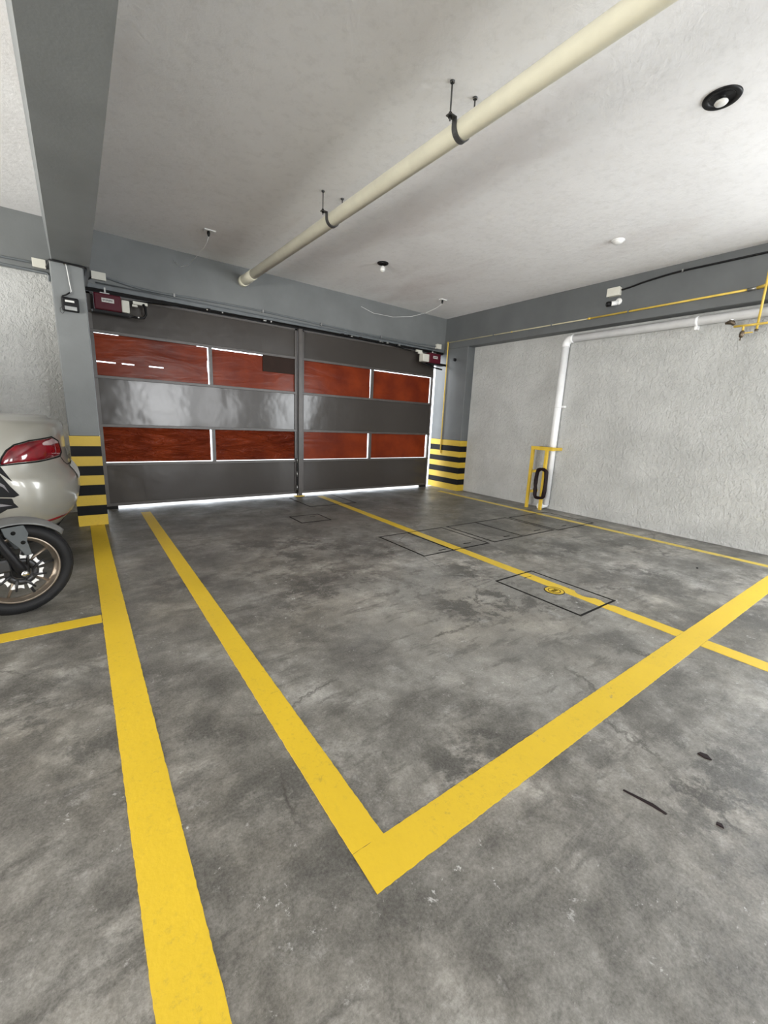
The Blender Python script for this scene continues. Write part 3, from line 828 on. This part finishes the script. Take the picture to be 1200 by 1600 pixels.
# small dark things on the floor
tag(obj('floor_scratch', MB().prism([(1.346,.424),(1.352,.424),(1.376,.345),(1.375,.304),(1.368,.306),(1.362,.350)], 'Z', 0, .0025), M_COIL), 'thin dark scratch on the bare floor at the lower right', 'debris')  # scratch in the floor, modelled as a thin raised dark shape
tag(obj('leaf_scrap', MB().prism([(1.752,.342),(1.768,.338),(1.775,.318),(1.760,.300),(1.748,.318)], 'Z', 0, .004), M_COIL), 'dark crumpled scrap on the floor at the right, above the scratch', 'debris')
tag(obj('leaf_scrap', MB().prism([(1.462,.204),(1.472,.206),(1.478,.194),(1.466,.186)], 'Z', 0, .004), M_COIL), 'tiny dark scrap on the floor at the lower right, beyond the scratch', 'debris')
tag(obj('pebble', MB().lathe([(0,0),(.008,.001),(.009,.005),(.004,.009),(0,.009)], (4.36,1.15,0), seg=7), M_BLACKM), 'small dark pebble between the divider and the wall line', 'debris')

# ------------------------------------------------------------------ car (tail end stands in view)
CAR_YC, CAR_XF = 4.37, -4.35
CAR_Z  = [.20, .30, .36, .41, .46, .52, .58, .63, .665, .70, .745, .81, .90, .98, 1.02, 1.045, 1.06]
CAR_XR = [-.20,-.13,-.075,-.045,-.03,-.018,-.018,-.025,-.04,-.065,-.085,-.09,-.092,-.094,-.10,-.125,-.185]
CAR_W  = [.70, .74, .765,.775,.785,.79, .79, .79, .79, .785,.78, .77, .75, .725,.705,.685,.64]
def lerp_tab(z, T):
    if z <= CAR_Z[0]: return T[0]
    for i in range(len(CAR_Z)-1):
        if z <= CAR_Z[i+1]:
            t = (z-CAR_Z[i])/(CAR_Z[i+1]-CAR_Z[i]); return T[i]*(1-t)+T[i+1]*t
    return T[-1]
def car_rear(th, z, off=0.0):
    """point on the rear half of the body; th=-90 is the flank facing the bay, 0 the centre of the boot"""
    n = 3.0; a = .50
    xr = lerp_tab(z, CAR_XR)+off; w = lerp_tab(z, CAR_W)+off
    s, c = math.sin(math.radians(th)), math.cos(math.radians(th))
    t = math.copysign(abs(s)**(2/n), s)
    return (xr-a+a*abs(c)**(2/n), CAR_YC+t*w, z)

car = thing('car', 'pale champagne saloon car parked behind the motorcycle, its tail by the column', 'car', (-2.2, CAR_YC, 0))
def outline(z, n=30, off=0.0):
    P = []
    for i in range(2*n+1):
        P.append(car_rear(-90+180*i/(2*n), z, off))
    w = lerp_tab(z, CAR_W)+off
    zz = (z-.2)/.86
    xf = CAR_XF+.10*abs(zz-.35)+max(0, zz-.62)*.5-off
    for i in range(2*n+1):
        th = R(90-180*i/(2*n)); s, c = math.sin(th), math.cos(th)
        t = math.copysign(abs(s)**(2/2.6), s)
        P.append((xf+.75-.75*abs(c)**(2/2.6), CAR_YC+t*w, z))
    return P
zs = [.20,.25,.30,.33,.36,.385,.41,.435,.46,.49,.52,.55,.58,.605,.63,.648,.665,.682,.70,.722,.745,.777,.81,.855,.90,.94,.98,1.00,1.02,1.033,1.045,1.053,1.06]
m = MB(); rings = [outline(z) for z in zs]
# deck and bonnet close the top
for k, (ins, dz) in enumerate(((.10,.010),(.25,.018),(.45,.022))):
    base = outline(1.06)
    rings.append([(x*(1-ins*.05)-.03*ins, CAR_YC+(y-CAR_YC)*(1-ins), 1.06+dz) for x, y, z in base])
nr = len(rings[0]); vs = [p for r_ in rings for p in r_]; fs = []
for i in range(len(rings)-1):
    for k in range(nr):
        fs.append((i*nr+k, i*nr+(k+1) % nr, (i+1)*nr+(k+1) % nr, (i+1)*nr+k))
m.add(vs, fs, True)
m.add(rings[-1], [tuple(range(nr))]); m.add(rings[0], [tuple(range(nr-1,-1,-1))])
obj('body', m, M_CAR, car)
def patch(bot, top, off, nu=28, nv=6, edge=0.0):
    """patch on the rear body between two curves given as (theta, z)"""
    def ev(c, th):
        for (a, za), (b, zb) in zip(c, c[1:]):
            if th <= b: return za+(zb-za)*(th-a)/(b-a)
        return c[-1][1]
    a, b = bot[0][0], bot[-1][0]
    def fn(u, v):
        th = a+(b-a)*u; z0, z1 = ev(bot, th), ev(top, th); z = z0+(z1-z0)*v
        e = math.sin(PI*min(1, max(0, u)))**.3*math.sin(PI*v)**.3 if 0 < u < 1 and 0 < v < 1 else 0
        return car_rear(th, z, -.004+(off+.004)*e)
    return MB().grid(fn, nu, nv)
BT = [(-79.5,.765),(-68,.774),(-53.5,.779),(-39.5,.788),(-24.5,.796),(-20,.818)]
TP = [(-79.5,.785),(-77.5,.815),(-74.5,.86),(-69.5,.895),(-58.5,.92),(-34.5,.938),(-24.5,.905),(-20,.868)]
tl = obj('tail_light', patch(BT, TP, .009, 48, 10), M_TAIL, car)
obj('clear_lens', patch([(-50,.878),(-40,.872),(-30,.885),(-24,.885)], [(-50,.902),(-44,.920),(-34.5,.932),(-24,.900)], .014, 16, 4), M_TAILC, tl)
def seam(pts, off=.004, r=.003):
    return MB().tube([car_rear(a, z, off) for a, z in pts], r, 6)
def dens(c, n=8):
    o = []
    for (a, za), (b, zb) in zip(c, c[1:]):
        for k in range(n): o.append((a+(b-a)*k/n, za+(zb-za)*k/n))
    return o+[c[-1]]
obj('lamp_gasket', seam(dens(BT+[(-24.5,.905),(-34.5,.938),(-58.5,.92),(-69.5,.895),(-74.5,.86),(-77.5,.815),(-79.5,.765)]), .001, .005), M_BLACKM, car)
obj('bumper_seam', seam(dens([(-89.9,.765),(-79,.765),(-68,.771),(-53.5,.776),(-39.5,.785),(-24.5,.790),(-15,.72),(0,.71),(15,.72),(24.5,.79)]), .000, .003), M_BLACKM, car)
obj('reflector', patch([(-66,.350),(-45,.338),(-22,.345),(-18,.352)], [(-66,.356),(-45,.372),(-22,.374),(-18,.368)], .006, 24, 3), M_TAIL, car)
obj('number_plate', MB().grid(lambda u, v: car_rear(-13+26*u, .60+.11*v, .008), 8, 3), plain('off white number plate', (.5,.5,.48), .5), car)
obj('rear_bumper_lower', MB().grid(lambda u, v: car_rear(-75+150*u, .195+.09*v, .004), 30, 3), M_BLACKM, car)
m = MB(); Nn = 20    # greenhouse
def gh(x, z, w): return (x, w, z)
prof = [(-.62,1.075,.62),(-.80,1.16,.60),(-1.12,1.33,.57),(-1.45,1.43,.55),(-2.0,1.46,.54),(-2.5,1.44,.54),(-2.9,1.33,.56),(-3.15,1.19,.60),(-3.38,1.075,.64)]
vs = []
for x, z, wd in prof:
    for k in range(9):
        a = PI*k/8; c = math.cos(a)
        yy = math.copysign(abs(c)**.5, c)
        vs.append((x, CAR_YC+yy*(wd+(1.46-z)*.25), 1.05+(z-1.05)*abs(math.sin(a))**.35))
fs = [(i*9+k, i*9+k+1, i*9+10+k, i*9+9+k) for i in range(len(prof)-1) for k in range(8)]
m.add(vs, fs, True)
obj('cabin_glass', m, M_DGLASS, car)
obj('roof', MB().grid(lambda u, v: (-1.38-1.25*u, CAR_YC+(-.5+v)*1.02, 1.475+.012*math.sin(PI*v)-.03*abs(u-.5)), 8, 8), M_CAR, car, solid=.02)
for x in (-.98, -3.55):
    for s in (-1, 1):
        y = CAR_YC+s*.76
        wl = obj('wheel', MB().lathe([(.20,-.10),(.29,-.10),(.31,-.07),(.31,.07),(.29,.10),(.20,.10)], (x,y,.31), 'Y', 28), M_TYRE, car)
        obj('hub_cap', MB().lathe([(0,s*.085),(.15,s*.085),(.20,s*.098)], (x,y,.31), 'Y', 20), M_RIM, wl)
        obj('wheel_arch', MB().lathe([(.345,s*.02),(.36,s*.106)], (x,y,.31), 'Y', 20, 0, PI), M_BLACKM, wl)

# ------------------------------------------------------------------ motorcycle, front wheel in view; local x forward, z up
bike = thing('motorcycle', 'black motorcycle with bronze spoked front wheel standing before the pale car', 'motorcycle', (-.336, 2.95, 0), rotz=R(20))
WR, WC = .258, (0, 0, .258)
def b(name, m, mat, parent=None, **k): return obj(name, m, mat, parent or bike, local=True, **k)
def torus(m, Rr, r, c, seg=48, sec=12, squash=1.0):
    pts = []
    vs = []; fs = []
    for i in range(seg):
        a = 2*PI*i/seg
        for k in range(sec):
            q = 2*PI*k/sec; rr = Rr+r*math.cos(q)
            vs.append((c[0]+rr*math.cos(a), c[1]+r*squash*math.sin(q), c[2]+rr*math.sin(a)))
            fs.append((i*sec+k, i*sec+(k+1) % sec, ((i+1) % seg)*sec+(k+1) % sec, ((i+1) % seg)*sec+k))
    return m.add(vs, fs, True)
def wheel(cx):
    c = (cx, 0, WR)
    ty = b('tyre', torus(MB(), WR-.038, .038, c, squash=1.25), M_TYRE)
    b('tread_groove', torus(torus(MB(), WR-.0015, .004, (cx,.012,WR), 48, 6), WR-.0015, .004, (cx,-.012,WR), 48, 6), M_BLACKM, ty)
    rm = MB().lathe([(.182,-.032),(.190,-.034),(.190,-.026),(.176,-.012),(.172,0),(.176,.012),(.190,.026),(.190,.034),(.182,.032),(.166,.010),(.166,-.010),(.182,-.032)], c, 'Y', 48)
    rim = b('rim', rm, M_RIM)
    for k in range(5):
        a = R(72*k+18)
        for s in (-1, 1):
            a2 = a+s*R(15)
            p0 = (cx+.040*math.cos(a+s*.35), 0, WR+.040*math.sin(a+s*.35)); p1 = (cx+.175*math.cos(a2), 0, WR+.175*math.sin(a2))
            d = Vector(p1)-Vector(p0)
            b('spoke', MB().tube([p0, tuple(Vector(p0)+d*.4), p1], [.012,.0065,.0075], 8), M_RIM if s > 0 else M_DARKM)
    b('hub', MB().lathe([(0,-.055),(.040,-.055),(.046,-.03),(.030,0),(.046,.03),(.040,.055),(0,.055)], c, 'Y', 24), M_DARKM)
    # petal brake disc
    N = 96; vs = []; ro = lambda k: .098+.007*math.sin(8*2*PI*k/N)
    for y in (-.068, -.064):
        for k in range(N):
            a = 2*PI*k/N
            vs.append((cx+.076*math.cos(a), y, WR+.076*math.sin(a))); vs.append((cx+ro(k)*math.cos(a), y, WR+ro(k)*math.sin(a)))
    fs = []
    for k in range(N):
        j = (k+1) % N
        # slots: leave gaps between petals
        if k % 12 in (0, 1, 2): continue
        fs += [(2*k,2*k+1,2*j+1,2*j),(2*N+2*k,2*N+2*j,2*N+2*j+1,2*N+2*k+1),(2*k+1,2*N+2*k+1,2*N+2*j+1,2*j+1),(2*k,2*j,2*N+2*j,2*N+2*k)]
    dsc = b('brake_disc', MB().add(vs, fs), M_DISC)
    b('disc_carrier', MB().lathe([(.044,-.062),(.050,-.070),(.060,-.071),(.073,-.069),(.073,-.064)], c, 'Y', 24), M_DARKM, dsc)
    arms = MB()
    for k in range(8):
        a = 2*PI*k/8+.2
        arms.tube([(cx+.05*math.cos(a),-.070,WR+.05*math.sin(a)),(cx+.112*math.cos(a+.25),-.070,WR+.112*math.sin(a+.25))], [.009,.005], 6)
    b('disc_arm', arms, M_DARKM, dsc)
    return ty
wheel(0); wheel(-1.28)
# fork: rake leans back (towards -x) going up
fd = Vector((-.40, 0, .92)).normalized()
for s in (-1, 1):
    p = Vector((.0, s*.096, WR))
    b('fork_leg', MB().tube([p-fd*.015, p+fd*.04, p+fd*.08, p+fd*.34, p+fd*.345], [.020,.026,.023,.025,.020], 16), M_BLACK)
    b('fork_tube', MB().tube([p+fd*.33, p+fd*.74], .016, 14), M_STEEL)
b('axle', MB().cyl((0,-.118,WR),(0,.118,WR), .012, 12), M_BLACK)
b('axle_nut', MB().lathe([(0,-.124),(.018,-.124),(.018,-.108)], (0,0,WR), 'Y', 6), M_CHROME)
b('caliper', MB().box(-.115,-.045,-.098,-.050,.275,.350), M_DARKM, bevel=.012)
b('brake_hose', MB().tube([(-.09,-.09,.35),(-.12,-.10,.42),(-.15,-.09,.55),(-.22,-.08,.75)], .006, 8), M_BLACKM)
# fender: arc over the wheel
def fend(u, v):
    a = R(38+115*u); rr = WR+.022+.016*math.sin(PI*v)
    tip = min(1, u*3.2)**.6
    w_ = .062*tip*(1-.25*u)
    return (rr*math.cos(a), (v-.5)*2*w_, WR+rr*math.sin(a)-.018*abs(2*v-1)**2)
b('front_fender', MB().grid(fend, 26, 10), M_FEND, solid=.004)
for s in (-1, 1):
    y0, y1 = (-.086,-.078) if s < 0 else (.078,.086)
    br = b('fender_bracket', MB().prism([(-.065,.515),(.030,.520),(.046,.470),(.036,.430),(.050,.350),(.020,.350),(-.002,.395),(-.055,.470)], 'Y', y0, y1), M_BRKT, bevel=.003)
    for (x, z) in ((-.018,.483),(.018,.425)):
        b('bolt', MB().lathe([(0,s*.0),(.011,s*.0),(.011,s*-.004),(0,s*-.004)], (x, y0-.001 if s < 0 else y1+.001, z), 'Y', 12), M_BLACKM, br)
# fairing blades either side
for s in (-1, 1):
    ya, yb = sorted((s*.17, s*.155))
    b('fairing_blade', MB().prism([(-.20,.95),(-.09,.885),(-.049,.852),(-.009,.768),(-.053,.816),(-.12,.83),(-.24,.86)], 'Y', ya, yb), M_FAIR, bevel=.003)
    b('fairing_blade', MB().prism([(-.30,.86),(-.12,.835),(-.054,.808),(-.02,.745),(.011,.697),(-.012,.688),(-.10,.70),(-.34,.74)], 'Y', ya, yb), M_FAIR, bevel=.003)
    b('fairing_blade', MB().prism([(-.34,.735),(-.10,.695),(-.020,.682),(-.016,.660),(.001,.634),(-.045,.630),(-.077,.612),(-.16,.54),(-.30,.47),(-.42,.50)], 'Y', ya, yb), M_FAIR, bevel=.003)
    yc, yd = sorted((s*.172, s*.1695))
    g1 = b('fairing_stripe', MB().prism([(-.16,.835),(-.09,.800),(-.045,.755),(-.030,.715),(-.050,.745),(-.10,.780),(-.17,.812)], 'Y', yc, yd), M_FAIRG)
    g2 = b('fairing_stripe', MB().prism([(-.18,.655),(-.09,.668),(-.025,.648),(-.10,.648),(-.18,.628)], 'Y', yc, yd), M_FAIRG)
# rest of the machine, mostly outside the view
def loft(stations):
    m = MB(); n = 12; vs = []
    for (x, z, w_, h) in stations:
        for k in range(n):
            a = 2*PI*k/n
            vs.append((x, w_*math.cos(a), z+h*math.sin(a)))
    fs = [(i*n+k, i*n+(k+1) % n, (i+1)*n+(k+1) % n, (i+1)*n+k) for i in range(len(stations)-1) for k in range(n)]
    fs += [tuple(range(n-1,-1,-1)), tuple(range((len(stations)-1)*n, len(stations)*n))]
    return m.add(vs, fs, True)
b('fuel_tank', loft([(-.34,.84,.05,.05),(-.40,.88,.12,.09),(-.52,.90,.15,.11),(-.68,.86,.11,.09),(-.76,.80,.06,.05)]), M_FAIR)
b('seat', loft([(-.70,.79,.06,.03),(-.80,.78,.11,.045),(-1.0,.80,.12,.05),(-1.2,.86,.10,.045),(-1.4,.89,.05,.03)]), M_SEAT)
b('tail_cowl', loft([(-.95,.72,.09,.05),(-1.2,.77,.09,.06),(-1.45,.84,.05,.04),(-1.55,.86,.02,.02)]), M_FAIR)
b('engine', MB().box(-.86,-.50,-.13,.13,.27,.52).box(-.62,-.44,-.10,.10,.42,.66), M_DARKM, bevel=.03)
b('frame_tube', MB().tube([(-.30,0,.86),(-.42,0,.62),(-.50,0,.34),(-.62,0,.24),(-.95,0,.27)], .02, 10).tube([(-.30,0,.86),(-.70,0,.74),(-.95,0,.52),(-1.0,0,.30)], .02, 10), M_DARKM)
b('swing_arm', MB().tube([(-.92,.09,.32),(-1.28,.09,WR)], .02, 10).tube([(-.92,-.09,.32),(-1.28,-.09,WR)], .02, 10), M_DARKM)
b('handlebar', MB().tube([(-.44,-.36,.98),(-.38,-.20,1.0),(-.33,0,.97),(-.38,.20,1.0),(-.44,.36,.98)], .011, 10), M_BLACK)
b('headlight', MB().lathe([(0,.0),(.06,.01),(.085,.05),(.085,.09),(.06,.12),(0,.13)], (-.27,0,.86), 'X', 20), M_DGLASS)
b('headlight_cowl', loft([(-.10,.86,.05,.06),(-.16,.88,.10,.10),(-.28,.90,.11,.12),(-.34,.92,.06,.08)]), M_FAIR)
b('exhaust', MB().tube([(-.50,-.08,.46),(-.44,-.10,.34),(-.55,-.13,.22),(-.85,-.15,.22),(-1.05,-.17,.28),(-1.40,-.18,.36)], [.018,.018,.02,.03,.042,.045], 12), M_STEEL)
b('kick_stand', MB().tube([(-.85,.10,.26),(-.90,.24,.01)], .010, 8), M_BLACK)
